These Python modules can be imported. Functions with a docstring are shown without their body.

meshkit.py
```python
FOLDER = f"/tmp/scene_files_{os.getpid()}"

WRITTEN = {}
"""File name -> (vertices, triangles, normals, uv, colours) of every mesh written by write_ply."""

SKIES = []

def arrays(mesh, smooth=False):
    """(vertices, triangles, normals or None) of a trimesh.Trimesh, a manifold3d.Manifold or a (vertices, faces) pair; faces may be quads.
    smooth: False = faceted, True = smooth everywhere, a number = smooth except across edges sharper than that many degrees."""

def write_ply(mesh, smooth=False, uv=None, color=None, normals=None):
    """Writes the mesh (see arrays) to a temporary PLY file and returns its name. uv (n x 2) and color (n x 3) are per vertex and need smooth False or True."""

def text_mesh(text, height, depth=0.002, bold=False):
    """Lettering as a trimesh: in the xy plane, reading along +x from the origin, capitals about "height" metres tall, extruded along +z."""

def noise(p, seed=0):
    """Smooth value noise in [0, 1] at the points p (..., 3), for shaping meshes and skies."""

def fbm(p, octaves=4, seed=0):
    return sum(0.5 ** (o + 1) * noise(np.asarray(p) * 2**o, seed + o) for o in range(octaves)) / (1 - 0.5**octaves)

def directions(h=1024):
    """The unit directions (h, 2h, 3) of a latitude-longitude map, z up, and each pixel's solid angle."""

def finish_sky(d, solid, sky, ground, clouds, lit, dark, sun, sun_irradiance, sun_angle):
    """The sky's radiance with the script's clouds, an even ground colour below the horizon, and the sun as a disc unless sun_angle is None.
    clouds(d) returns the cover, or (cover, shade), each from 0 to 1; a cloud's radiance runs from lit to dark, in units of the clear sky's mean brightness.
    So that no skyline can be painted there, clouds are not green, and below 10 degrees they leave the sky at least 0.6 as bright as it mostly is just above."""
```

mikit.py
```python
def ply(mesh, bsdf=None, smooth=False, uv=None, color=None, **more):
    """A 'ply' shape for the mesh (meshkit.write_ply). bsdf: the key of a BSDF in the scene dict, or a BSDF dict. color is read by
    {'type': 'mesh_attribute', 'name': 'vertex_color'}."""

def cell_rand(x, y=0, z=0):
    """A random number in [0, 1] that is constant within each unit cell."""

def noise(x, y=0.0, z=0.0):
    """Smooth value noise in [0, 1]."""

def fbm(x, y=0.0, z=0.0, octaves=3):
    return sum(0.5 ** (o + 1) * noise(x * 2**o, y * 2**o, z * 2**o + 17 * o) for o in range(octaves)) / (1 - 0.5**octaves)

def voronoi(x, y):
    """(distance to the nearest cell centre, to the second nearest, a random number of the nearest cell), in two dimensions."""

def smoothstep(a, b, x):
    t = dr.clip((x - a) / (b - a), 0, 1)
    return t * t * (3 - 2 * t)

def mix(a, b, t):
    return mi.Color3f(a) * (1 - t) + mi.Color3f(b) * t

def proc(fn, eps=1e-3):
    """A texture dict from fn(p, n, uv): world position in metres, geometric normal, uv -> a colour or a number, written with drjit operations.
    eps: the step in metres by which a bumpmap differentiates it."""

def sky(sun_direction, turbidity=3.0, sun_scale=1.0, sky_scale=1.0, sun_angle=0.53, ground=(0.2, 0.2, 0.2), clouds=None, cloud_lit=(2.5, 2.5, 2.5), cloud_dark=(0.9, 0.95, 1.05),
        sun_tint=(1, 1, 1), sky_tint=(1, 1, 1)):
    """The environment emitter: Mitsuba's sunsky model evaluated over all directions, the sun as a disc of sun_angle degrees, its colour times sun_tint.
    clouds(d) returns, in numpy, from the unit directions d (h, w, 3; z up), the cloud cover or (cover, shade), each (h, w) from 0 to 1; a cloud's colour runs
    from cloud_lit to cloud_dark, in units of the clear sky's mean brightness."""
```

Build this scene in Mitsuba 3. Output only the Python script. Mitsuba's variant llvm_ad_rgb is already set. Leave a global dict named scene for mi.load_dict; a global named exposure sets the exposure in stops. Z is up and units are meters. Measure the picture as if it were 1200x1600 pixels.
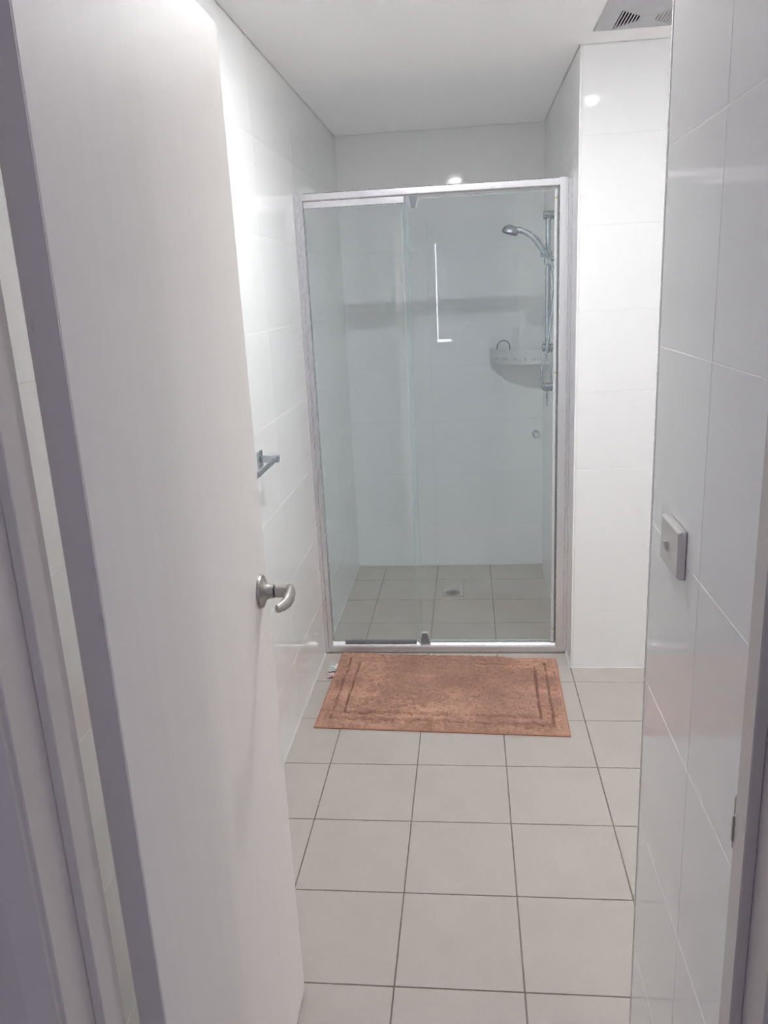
import math, random
import numpy as np, trimesh, manifold3d as m3
import drjit as dr, mitsuba as mi
import meshkit, mikit
from shapely.geometry import Polygon, Point, box as sbox

T = mi.ScalarTransform4f
random.seed(4)
RNG = np.random.default_rng(4)
scene, labels = {}, {}
exposure = 0.31

# ---------------------------------------------------------------- camera
CAM = np.array([0.20018, -2.38327, 1.55737])
FWD = np.array([-0.10907, 0.95776, -0.26609])
UP = np.array([0.01913, 0.26966, 0.96276])
scene['camera'] = {'type': 'perspective', 'fov': 2 * math.degrees(math.atan(600 / 1247.84)), 'fov_axis': 'x',
                   'near_clip': 0.02, 'far_clip': 60.0,
                   'to_world': T().look_at(origin=CAM.tolist(), target=(CAM + FWD).tolist(), up=UP.tolist())}

# ---------------------------------------------------------------- light levels
LAMP = 1320.0           # bathroom downlights, radiance of the diffuser
LAMP_RGB = (0.985, 0.99, 1.0)
WINDOW_FILL = 1.9          # level of the side window added to light the hall
WINDOW_RGB = (0.80, 0.80, 1.0)

# ---------------------------------------------------------------- the room's measures (metres)
XL, XR, XN, XE = -0.466, 0.600, 0.511, 1.90      # left wall, shower right wall, near stub wall, far right wall
YB, YC, YN = 2.041, 0.729, -1.010                # shower back wall, face of the nib beside the shower, end of the stub wall
YD, YH = -1.647, -1.759                          # door wall: bathroom side, hall side
H = 2.337
YF = 0.885                                       # plane of the shower screen
ROW0 = 0.25                                      # first tile course joint above the floor, then every 0.3 m

# ---------------------------------------------------------------- materials
def rgb(*c):
    return {'type': 'rgb', 'value': list(c)}

def principled(color, rough, metallic=0.0, **k):
    c = color if isinstance(color, dict) else rgb(*color)
    return {'type': 'twosided', 'bsdf': {'type': 'principled', 'base_color': c, 'roughness': rough, 'metallic': metallic, **k}}

def gloss(color, alpha):
    c = color if isinstance(color, dict) else rgb(*color)
    return {'type': 'twosided', 'bsdf': {'type': 'roughplastic', 'diffuse_reflectance': c, 'alpha': alpha, 'int_ior': 1.5, 'distribution': 'beckmann' if alpha < 0.02 else 'ggx'}}

def metal(color, alpha):
    return {'type': 'twosided', 'bsdf': {'type': 'roughconductor', 'material': 'none', 'specular_reflectance': rgb(*color), 'alpha': alpha, 'distribution': 'ggx'}}

def floor_col(p, n, uv):
    a = mikit.fbm(p.x * 9, p.y * 9, p.z * 9, 3)
    b = mikit.noise(p.x * 320, p.y * 320, 3.0)
    return mikit.mix((0.485, 0.443, 0.405), (0.545, 0.500, 0.460), dr.clip(0.7 * a + 0.3 * b, 0, 1))

def grout_col(p, n, uv):
    a = mikit.fbm(p.x * 14, p.y * 14, p.z * 14, 3)
    return mikit.mix((0.17, 0.15, 0.12), (0.29, 0.265, 0.225), a)

def mat_col(p, n, uv):
    a = mikit.fbm(p.x * 7 + 3, p.y * 9, 1.0, 3)
    b = mikit.fbm(p.x * 55, p.y * 75, 2.0, 3)
    c = mikit.fbm(p.x * 3.5 + 8, p.y * 5, 5.0, 3)
    e = mikit.fbm(p.x * 190, p.y * 260, 9.0, 2)
    base = mikit.mix((0.36, 0.205, 0.155), (0.66, 0.405, 0.305), mikit.smoothstep(0.28, 0.72, 0.34 * a + 0.36 * b + 0.30 * e))
    base = mikit.mix(base, (0.34, 0.195, 0.155), 0.5 * mikit.smoothstep(0.50, 0.70, c))
    fleck = mikit.smoothstep(0.64, 0.78, e) * mikit.smoothstep(0.45, 0.62, b)
    return mikit.mix(base, (0.17, 0.095, 0.08), 0.65 * fleck)

def door_col(p, n, uv):
    a = mikit.noise(p.x * 90, p.y * 90, p.z * 3)
    return mikit.mix((0.750, 0.715, 0.685), (0.765, 0.732, 0.702), a)

def scuff_col(p, n, uv):
    a = mikit.fbm(p.x * 40, p.y * 40, p.z * 14, 3)
    return mikit.mix((0.64, 0.61, 0.60), (0.36, 0.33, 0.32), mikit.smoothstep(0.70, 0.86, a))

def print_col(p, n, uv):
    a = mikit.noise(p.x * 420, p.y * 420, 7.0)
    b = mikit.noise(p.x * 90, p.y * 90, 2.0)
    w = mikit.mix((0.80, 0.79, 0.77), (0.09, 0.16, 0.10), mikit.smoothstep(0.55, 0.62, a) * mikit.smoothstep(0.40, 0.5, b))
    return w

def pink_col(p, n, uv):
    a = mikit.noise(p.x * 420, p.y * 160, 4.0)
    return mikit.mix((0.80, 0.72, 0.71), (0.40, 0.13, 0.17), mikit.smoothstep(0.52, 0.62, a))

M = {
    'm_tile': gloss((0.915, 0.918, 0.918), 0.007),
    'm_wall_grout': principled((0.86, 0.86, 0.85), 0.8),
    'm_floor_tile': {'type': 'twosided', 'bsdf': {'type': 'principled', 'base_color': mikit.proc(floor_col), 'roughness': 0.34, 'specular': 0.35}},
    'm_floor_grout': {'type': 'twosided', 'bsdf': {'type': 'principled', 'base_color': mikit.proc(grout_col), 'roughness': 0.9, 'specular': 0.2}},
    'm_shower_grout': principled((0.33, 0.31, 0.275), 0.85, specular=0.2),
    'm_paint': principled((0.90, 0.90, 0.905), 0.75, specular=0.2),
    'm_door': {'type': 'twosided', 'bsdf': {'type': 'principled', 'base_color': mikit.proc(door_col), 'roughness': 0.5, 'specular': 0.38}},
    'm_door_edge': {'type': 'twosided', 'bsdf': {'type': 'principled', 'base_color': mikit.proc(scuff_col), 'roughness': 0.4, 'specular': 0.4}},
    'm_frame_paint': principled((0.66, 0.62, 0.58), 0.36, specular=0.4),
    'm_hall_paint': principled((0.80, 0.80, 0.85), 0.7, specular=0.2),
    'm_hall_floor': principled((0.36, 0.33, 0.31), 0.8),
    'm_white_trim': gloss((0.84, 0.84, 0.84), 0.05),
    'm_silicone': gloss((0.80, 0.79, 0.77), 0.15),
    'm_alu': metal((0.86, 0.86, 0.87), 0.22),
    'm_alu_bright': metal((0.84, 0.84, 0.86), 0.10),
    'm_chrome': metal((0.60, 0.635, 0.67), 0.07),
    'm_nickel': metal((0.46, 0.44, 0.42), 0.22),
    'm_grey_plastic': gloss((0.25, 0.26, 0.30), 0.2),
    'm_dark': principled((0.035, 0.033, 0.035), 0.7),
    'm_dark_grey': principled((0.20, 0.21, 0.23), 0.6),
    'm_white_plastic': gloss((0.80, 0.80, 0.80), 0.12),
    'm_switch': gloss((0.74, 0.715, 0.70), 0.12),
    'm_vent': gloss((0.80, 0.79, 0.83), 0.25),
    'm_seal': gloss((0.83, 0.86, 0.85), 0.2),
    'm_stain': principled((0.50, 0.36, 0.12), 0.7),
    'm_mat': {'type': 'twosided', 'bsdf': {'type': 'principled', 'base_color': mikit.proc(mat_col), 'roughness': 0.95, 'specular': 0.1, 'sheen': 0.5, 'sheen_tint': 0.7}},
    'm_groove_shade': principled((0.25, 0.138, 0.105), 0.95, specular=0.1),  # dark tone standing for the shade down in the mat grooves
    'm_mat_hem': principled((0.45, 0.215, 0.14), 0.9, specular=0.1),
    'm_label': {'type': 'twosided', 'bsdf': {'type': 'principled', 'base_color': mikit.proc(print_col), 'roughness': 0.6}},
    'm_label_pink': {'type': 'twosided', 'bsdf': {'type': 'principled', 'base_color': mikit.proc(pink_col), 'roughness': 0.6}},
    'm_glass': {'type': 'thindielectric', 'int_ior': 1.52, 'specular_transmittance': rgb(0.925, 0.982, 0.992)},
    'm_glass_edge': gloss((0.62, 0.73, 0.71), 0.1),
    'm_lamp_white': principled((0.85, 0.85, 0.85), 0.5),
}
scene.update(M)

# ---------------------------------------------------------------- helpers
def name_free(key):
    if key not in scene and key not in labels:
        return key
    k = 1
    while f'{key}_{k:03d}' in scene or f'{key}_{k:03d}' in labels:
        k += 1
    return f'{key}_{k:03d}'

def add(key, mesh, mat, smooth=False, **more):
    key = name_free(key)
    scene[key] = mikit.ply(mesh, mat, smooth=smooth, **more)
    return key

def tag(key, label, category, group=None, kind=None):
    labels[key] = {'label': label, 'category': category}
    if group: labels[key]['group'] = group
    if kind: labels[key]['kind'] = kind
    return key

def part_label(key, label):
    labels[key] = {'label': label}

def bbox(x0, x1, y0, y1, z0, z1, c=0.0):
    """A box between two corners with its edges chamfered by c."""
    x0, x1 = sorted((x0, x1)); y0, y1 = sorted((y0, y1)); z0, z1 = sorted((z0, z1))
    if c <= 0:
        return trimesh.creation.box(bounds=[[x0, y0, z0], [x1, y1, z1]])
    pts = []
    for x, sx in ((x0, 1), (x1, -1)):
        for y, sy in ((y0, 1), (y1, -1)):
            for z, sz in ((z0, 1), (z1, -1)):
                pts += [(x, y + sy * c, z + sz * c), (x + sx * c, y, z + sz * c), (x + sx * c, y + sy * c, z)]
    return trimesh.convex.convex_hull(np.array(pts))

def cat(*ms):
    return trimesh.util.concatenate(list(ms))

def hull(pts):
    return trimesh.convex.convex_hull(np.array(pts, float))

def frame_of(d):
    d = np.asarray(d, float); d /= np.linalg.norm(d)
    a = np.cross(d, [0, 0, 1.0] if abs(d[2]) < 0.9 else [1.0, 0, 0]); a /= np.linalg.norm(a)
    return d, a, np.cross(d, a)

def tube(path, radii, n=16, caps=True, flat=None):
    """A round tube along a path; radii a number or one per point; flat = (vector, factor) squashes it along a direction."""
    p = np.asarray(path, float)
    r = np.broadcast_to(np.asarray(radii, float), (len(p),))
    t = np.gradient(p, axis=0); t /= np.linalg.norm(t, axis=1, keepdims=True)
    _, a, _ = frame_of(t[0])
    rings = []
    for i in range(len(p)):
        a = a - t[i] * (a @ t[i]); a /= np.linalg.norm(a)
        b = np.cross(t[i], a)
        ang = np.arange(n) * 2 * np.pi / n
        off = r[i] * (np.cos(ang)[:, None] * a + np.sin(ang)[:, None] * b)
        if flat is not None:
            v = np.asarray(flat[0], float); v /= np.linalg.norm(v)
            off = off - (off @ v)[:, None] * v * (1 - flat[1])
        rings.append(p[i] + off)
    V = np.vstack(rings); F = []
    for i in range(len(p) - 1):
        for j in range(n):
            k = (j + 1) % n
            F += [(i * n + j, i * n + k, (i + 1) * n + k), (i * n + j, (i + 1) * n + k, (i + 1) * n + j)]
    if caps:
        c0, c1 = len(V), len(V) + 1
        V = np.vstack([V, p[0], p[-1]])
        for j in range(n):
            k = (j + 1) % n
            F += [(c0, k, j), (c1, (len(p) - 1) * n + j, (len(p) - 1) * n + k)]
    return trimesh.Trimesh(V, F, process=False)

def rod(a, b, r, n=20, c=0.0):
    """A cylinder from a to b with its rims eased by c."""
    a, b = np.asarray(a, float), np.asarray(b, float)
    d = (b - a) / np.linalg.norm(b - a)
    if c <= 0:
        return tube([a, b], r, n)
    return tube([a, a + d * c * 0.02, a + d * c, b - d * c, b - d * c * 0.02, b], [max(r - c, 1e-4) * 0.5, r - c, r, r, r - c, max(r - c, 1e-4) * 0.5], n)

def spline(pts, n=40):
    from scipy.interpolate import CubicSpline
    p = np.asarray(pts, float)
    s = np.r_[0, np.cumsum(np.linalg.norm(np.diff(p, axis=0), axis=1))]
    return CubicSpline(s, p)(np.linspace(0, s[-1], n))

def lathe(profile, origin, axis, n=32):
    """profile: (radius, height along axis) pairs."""
    d, a, b = frame_of(axis)
    o = np.asarray(origin, float)
    ang = np.arange(n) * 2 * np.pi / n
    V = np.vstack([o + h * d + r * (np.cos(ang)[:, None] * a + np.sin(ang)[:, None] * b) for r, h in profile])
    F = []
    for i in range(len(profile) - 1):
        for j in range(n):
            k = (j + 1) % n
            F += [(i * n + j, i * n + k, (i + 1) * n + k), (i * n + j, (i + 1) * n + k, (i + 1) * n + j)]
    m = trimesh.Trimesh(V, F, process=False)
    m.merge_vertices()
    m.update_faces(m.nondegenerate_faces())
    m.fix_normals()
    return m

def extrude(poly, axis_o, u, v, w, depth):
    """A shapely polygon in the plane (u, v) at axis_o, extruded by depth along w."""
    m = trimesh.creation.extrude_polygon(poly, depth)
    A = np.array([u, v, w], float)
    m.vertices = np.asarray(axis_o, float) + np.array(m.vertices) @ A
    if np.linalg.det(A) < 0:
        m.invert()
    return m

# ---------------------------------------------------------------- tiles
GAP, CH, THICK = 0.0014, 0.0007, 0.006
def tile_mesh(o, u, v, n, u0, u1, v0, v1, gap, ch, thick, wob):
    """One tile: a slab whose face lies in the plane through o, with a chamfered rim; wob tips it a hair."""
    g = gap / 2
    u0, u1, v0, v1 = u0 + g, u1 - g, v0 + g, v1 - g
    def ring(i, d):
        return [(u0 + i, v0 + i, d), (u1 - i, v0 + i, d), (u1 - i, v1 - i, d), (u0 + i, v1 - i, d)]
    P = np.array(ring(0, -thick) + ring(0, -ch) + ring(ch, 0.0))
    cu, cv = (u0 + u1) / 2, (v0 + v1) / 2
    P[:, 2] += wob[0] * (P[:, 0] - cu) + wob[1] * (P[:, 1] - cv)
    V = np.asarray(o, float) + P[:, :1] * u + P[:, 1:2] * v + P[:, 2:] * n
    F = []
    for k in (0, 4):
        for j in range(4):
            a, b = k + j, k + (j + 1) % 4
            F += [(a, b, b + 4), (a, b + 4, a + 4)]
    F += [(8, 9, 10), (8, 10, 11)]
    F = np.array(F)
    if np.dot(np.cross(u, v), n) < 0:
        F = F[:, ::-1]
    return trimesh.Trimesh(V, F, process=False)

def breaks(lo, hi, start, step, least=0.02):
    b = [lo] + [x for x in np.arange(start - 40 * step, hi + step, step) if lo + least < x < hi - least] + [hi]
    return b

def tile_field(holder, o, u, v, n, ub, vb, mat, gap=GAP, ch=CH, thick=THICK, wob=0.0005, skip=None):
    u, v, n, o = (np.asarray(x, float) for x in (u, v, n, o))
    for i in range(len(ub) - 1):
        for j in range(len(vb) - 1):
            if skip and skip(ub[i], ub[i + 1], vb[j], vb[j + 1]):
                continue
            w = RNG.uniform(-wob, wob, 2)
            add(f'{holder}__tile', tile_mesh(o, u, v, n, ub[i], ub[i + 1], vb[j], vb[j + 1], gap, ch, thick, w), mat)

ZB = [0.0] + [ROW0 + 0.3 * k for k in range(8) if ROW0 + 0.3 * k < H - 0.03] + [H]
X3, Y3, Z3 = np.eye(3)

# ---------------------------------------------------------------- floor
REC = 0.0016
add('floor', bbox(XL - 0.10, XE + 0.10, YD - 0.03, YF, -0.12, -REC), 'm_floor_grout')
add('floor_shower', bbox(XL - 0.10, XR + 0.10, YF, YB + 0.10, -0.12, -REC), 'm_shower_grout')
tag('floor_shower', 'beige tiled shower floor behind the glass', 'floor', kind='structure')
tag('floor', 'matte beige square tiled bathroom floor with grey grout lines', 'floor', kind='structure')
skip_stub = lambda a, b, c, d: a >= XN - 0.001 and b > XN + 0.2 and d <= YN + 0.001 and a < 0.6
fx = sorted(set(breaks(XL, 0.6, 0.0, 0.3)))
tile_field('floor', (0, 0, 0), X3, Y3, Z3, fx, [-1.66] + [-1.5 + 0.3 * k for k in range(8)] + [YF - 0.02], 'm_floor_tile', gap=0.0038, ch=0.0008, wob=0.0007)
tile_field('floor_shower', (0, 0, 0), X3, Y3, Z3, fx, [YF + 0.015, 1.2, 1.5, 1.8, YB], 'm_floor_tile', gap=0.0038, ch=0.0008, wob=0.0007,
           skip=lambda a, b, c, d: abs(a) < 0.01 and abs(c - 1.5) < 0.01)
# the tile that the shower drain is cut into: four pieces round the square hole
DX0, DX1, DY0, DY1 = 0.039, 0.149, 1.545, 1.650
for (a, b, c, d) in ((0, DX0, 1.5, 1.8), (DX1, 0.3, 1.5, 1.8), (DX0, DX1, 1.5, DY0), (DX0, DX1, DY1, 1.8)):
    add('floor_shower__tile', tile_mesh(np.zeros(3), X3, Y3, Z3, a, b, c, d, 0.0012 if (a, b) == (DX0, DX1) else 0.0022, 0.0006, THICK, (0, 0)), 'm_floor_tile')
tile_field('floor', (0, 0, 0), X3, Y3, Z3, [0.6, 0.9, 1.2, 1.5, 1.8, XE], [YN, -0.9, -0.6, -0.3, 0.0, 0.3, 0.6, YC], 'm_floor_tile', gap=0.0038, ch=0.0008, wob=0.0007)

# ---------------------------------------------------------------- walls with their tiles
def wall(key, x0, x1, y0, y1, label, mat='m_wall_grout', z1=H + 0.14):
    add(key, bbox(x0, x1, y0, y1, -0.12, z1), mat)
    tag(key, label, 'wall', kind='structure')

WR = 0.0006
wall('wall_left', XL - 0.12, XL - WR, YH + 0.0, YB + 0.12, 'long left wall of glossy white rectangular tiles with the towel rail')
tile_field('wall_left', (XL, 0, 0), Y3, Z3, X3, [YD] + [-1.5, -0.9, -0.3, 0.3, 0.9, 1.5] + [YB], ZB, 'm_tile')
wall('wall_back', XL - WR, XR + 0.3, YB + WR, YB + 0.12, 'white tiled back wall of the shower behind the glass')
tile_field('wall_back', (0, YB, 0), X3, Z3, -Y3, [XL, -0.008, 0.592, XR] if False else [XL, -0.008, XR], ZB, 'm_tile')
wall('wall_right', XR + WR, XE + 0.12, YC + WR, YB + WR, 'white tiled wall on the right side of the shower and its nib facing the door')
tile_field('wall_right', (XR, 0, 0), Y3, Z3, -X3, [YC + 0.009, 1.2, 1.8, YB], ZB, 'm_tile')
tile_field('wall_right', (0, YC, 0), X3, Z3, -Y3, [XR + 0.009, 1.2, 1.8, XE], ZB, 'm_tile')
wall('wall_near', XN + WR, XN + 0.118, YD, YN - WR, 'glossy white tiled stub wall on the right carrying the light switch')
tile_field('wall_near', (XN, 0, 0), Y3, Z3, -X3, [YD, -1.307, YN - 0.004], ZB, 'm_tile')
tile_field('wall_near', (0, YN, 0), X3, Z3, Y3, [XN + 0.004, XN + 0.119], ZB, 'm_tile')
wall('wall_far_right', XE + WR, XE + 0.12, YN - 0.2, YC + WR, 'white tiled end wall of the room hidden to the right')
tile_field('wall_far_right', (XE, 0, 0), Y3, Z3, -X3, [YN, -0.6, 0.0, 0.6, YC], ZB, 'm_tile')
wall('wall_front', XN + 0.118, XE + 0.12, YN - 0.12, YN - WR, 'white tiled wall on the door side of the room, hidden to the right')
tile_field('wall_front', (0, YN, 0), X3, Z3, Y3, [XN + 0.119, 1.2, 1.8, XE], ZB, 'm_tile')

# ceiling with a shadow gap along the walls
SG = 0.003
def ring_poly():
    room = Polygon([(XL, YD), (XN, YD), (XN, YN), (XE, YN), (XE, YC), (XR, YC), (XR, YB), (XL, YB)])
    return room
ROOM = ring_poly()
LIGHTS = [(0.12, -0.14), (0.768, -0.15), (1.45, -0.60)]  # the third lamp is unseen, added to lift the ambient light
POWER = [1.45, 0.14, 0.42]
VX, VY, VH = 0.770, 0.475, 0.150
cp = ROOM.buffer(-SG, join_style=2)
for (lx, ly) in LIGHTS:
    cp = cp.difference(Point(lx, ly).buffer(0.041, 24))
cp = cp.difference(sbox(VX - 0.10, VY - 0.10, VX + 0.10, VY + 0.10))
add('ceiling', extrude(cp, (0, 0, H), X3, Y3, Z3, 0.012), 'm_paint')
add('ceiling__backing', bbox(XL - 0.12, XE + 0.12, YH, YB + 0.12, H + 0.14, H + 0.20), 'm_dark')
tag('ceiling', 'flat white painted ceiling with a thin shadow gap along the walls', 'ceiling', kind='structure')
# what closes the gap above: a grey stopping bead
gp = ROOM.difference(ROOM.buffer(-SG - 0.02, join_style=2))
add('ceiling__shadow_bead', extrude(gp, (0, 0, H + 0.012), X3, Y3, Z3, 0.004), 'm_silicone')

# silicone beads at the foot of the walls
def bead(a, b, nrm):
    a, b, nrm = (np.asarray(x, float) for x in (a, b, nrm))
    s = 0.0055
    pts = [a, a + nrm * s, a + Z3 * s, b, b + nrm * s, b + Z3 * s]
    return hull(pts)
for i, (a, b, nn, lab) in enumerate([
        ((XL, YD, 0), (XL, YF - 0.02, 0), X3, 'white silicone bead along the foot of the left wall'),
        ((XL, YF + 0.03, 0), (XL, YB, 0), X3, 'white silicone bead along the left wall inside the shower'),
        ((XL, YB, 0), (XR, YB, 0), -Y3, 'white silicone bead along the back wall of the shower'),
        ((XR, YC, 0), (XR, YB, 0), -X3, 'white silicone bead along the right wall of the shower'),
        ((XR, YC, 0), (XE, YC, 0), -Y3, 'white silicone bead along the nib beside the shower'),
        ((XN, YD, 0), (XN, YN, 0), -X3, 'white silicone bead along the foot of the stub wall')]):
    key = f'trim_{i + 1}'
    add(key, bead(a, b, nn), 'm_silicone')
    tag(key, lab, 'sealant', kind='structure')

# corner trims
def quarter(cx, cy, r, sx, sy, z0, z1, n=8):
    """A rounded outside corner whose outer edge would be (cx, cy); the body lies towards (sx, sy)."""
    pts = [(cx + sx * r - sx * r * math.cos(t), cy + sy * r - sy * r * math.sin(t)) for t in np.linspace(0, math.pi / 2, n)]
    pts += [(cx + sx * r, cy + sy * r)]
    return extrude(Polygon(pts).buffer(0), (0, 0, z0), X3, Y3, Z3, z1 - z0)
add('trim_7', quarter(XR, YC, 0.0095, 1, 1, 0, H), 'm_white_trim', smooth=40)
tag('trim_7', 'rounded white tile trim down the corner beside the shower', 'tile trim', kind='structure')
add('trim_8', cat(bbox(XN - 0.0015, XN + 0.0045, YN - 0.0045, YN + 0.0015, 0, H, 0.0008)), 'm_alu')
tag('trim_8', 'thin aluminium tile trim down the free end of the stub wall', 'tile trim', kind='structure')

# ---------------------------------------------------------------- door wall, hall
JX0, JX1, JZ = -0.232, 0.463, 2.006
add('wall_door', cat(bbox(-1.30, JX0 - 0.022, YH, YD, 0, 2.50), bbox(JX1 + 0.022, 1.60, YH, YD, 0, 2.50), bbox(JX0 - 0.022, JX1 + 0.022, YH, YD, JZ + 0.022, 2.50)), 'm_hall_paint')
tag('wall_door', 'painted hall wall that holds the bathroom door frame', 'wall', kind='structure')
add('wall_hall_left', bbox(-1.42, -1.30, -4.6, YH, 0, 2.5), 'm_hall_paint'); tag('wall_hall_left', 'painted left wall of the hall behind the camera', 'wall', kind='structure')
add('wall_hall_right', cat(bbox(1.60, 1.72, -4.6, -4.15, 0, 2.5), bbox(1.60, 1.72, -2.95, YH, 0, 2.5), bbox(1.60, 1.72, -4.15, -2.95, 0, 0.85), bbox(1.60, 1.72, -4.15, -2.95, 2.10, 2.5)), 'm_hall_paint'); tag('wall_hall_right', 'painted right wall of the hall behind the camera', 'wall', kind='structure')
WX0, WX1, WZ0, WZ1 = -0.18, 0.85, 0.95, 2.06
add('wall_hall_back', cat(bbox(-1.42, WX0, -4.72, -4.6, 0, 2.5), bbox(WX1, 1.72, -4.72, -4.6, 0, 2.5), bbox(WX0, WX1, -4.72, -4.6, 0, WZ0), bbox(WX0, WX1, -4.72, -4.6, WZ1, 2.5)), 'm_hall_paint')
tag('wall_hall_back', 'painted wall with a window at the far end of the hall', 'wall', kind='structure')
add('ceiling_hall', bbox(-1.42, 1.72, -4.72, YH, 2.5, 2.56), 'm_paint'); tag('ceiling_hall', 'white ceiling of the hall', 'ceiling', kind='structure')
add('floor_hall', bbox(-1.42, 1.72, -4.72, YD - 0.03, -0.12, 0.0), 'm_hall_floor'); tag('floor_hall', 'brown grey hall floor outside the bathroom door', 'floor', kind='structure')
wf = []
for (x0, x1, z0, z1) in ((WX0, WX0 + 0.05, WZ0, WZ1), (WX1 - 0.05, WX1, WZ0, WZ1), (WX0, WX1, WZ0, WZ0 + 0.05), (WX0, WX1, WZ1 - 0.05, WZ1)):
    wf.append(bbox(x0, x1, -4.69, -4.63, z0, z1, 0.004))
add('window_1', cat(*wf), 'm_white_plastic'); tag('window_1', 'white framed window of the hall behind the camera with its blind drawn', 'window', kind='structure')
scene['window_1__pane'] = mikit.ply(bbox(WX0 + 0.01, WX1 - 0.01, -4.668, -4.660, WZ0 + 0.01, WZ1 - 0.01), 'm_lamp_white',
                                    emitter={'type': 'area', 'radiance': rgb(*(8 * c for c in WINDOW_RGB))})
blind = Polygon([(-0.118, WZ0 + 0.082), (0.02, WZ0 + 0.078), (0.022, WZ0 + 0.050), (WX1 - 0.05, WZ0 + 0.050), (WX1 - 0.05, WZ1 - 0.05), (-0.118, WZ1 - 0.05)])
k = add('window_1__blind', extrude(blind, (0, -4.652, 0), X3, Z3, Y3, 0.003), 'm_hall_paint'); part_label(k, 'drawn roller blind with light leaking past its edge')
wf = []  # unseen side window, added as the light source for the hall
SY_0, SY_1, SZ0, SZ1 = -4.15, -2.95, 0.85, 2.10
for (y0, y1, z0, z1) in ((SY_0, SY_0 + 0.05, SZ0, SZ1), (SY_1 - 0.05, SY_1, SZ0, SZ1), (SY_0, SY_1, SZ0, SZ0 + 0.05), (SY_0, SY_1, SZ1 - 0.05, SZ1), (-3.575, -3.525, SZ0, SZ1)):
    wf.append(bbox(1.61, 1.67, y0, y1, z0, z1, 0.004))
add('window_2', cat(*wf), 'm_white_plastic'); tag('window_2', 'unseen white framed window added to light the hall from its side wall behind the camera', 'window', kind='structure')
scene['window_2__pane'] = mikit.ply(bbox(1.642, 1.650, SY_0 + 0.01, SY_1 - 0.01, SZ0 + 0.01, SZ1 - 0.01), 'm_lamp_white',
                                    emitter={'type': 'area', 'radiance': rgb(*(WINDOW_FILL * c for c in WINDOW_RGB))})

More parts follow.
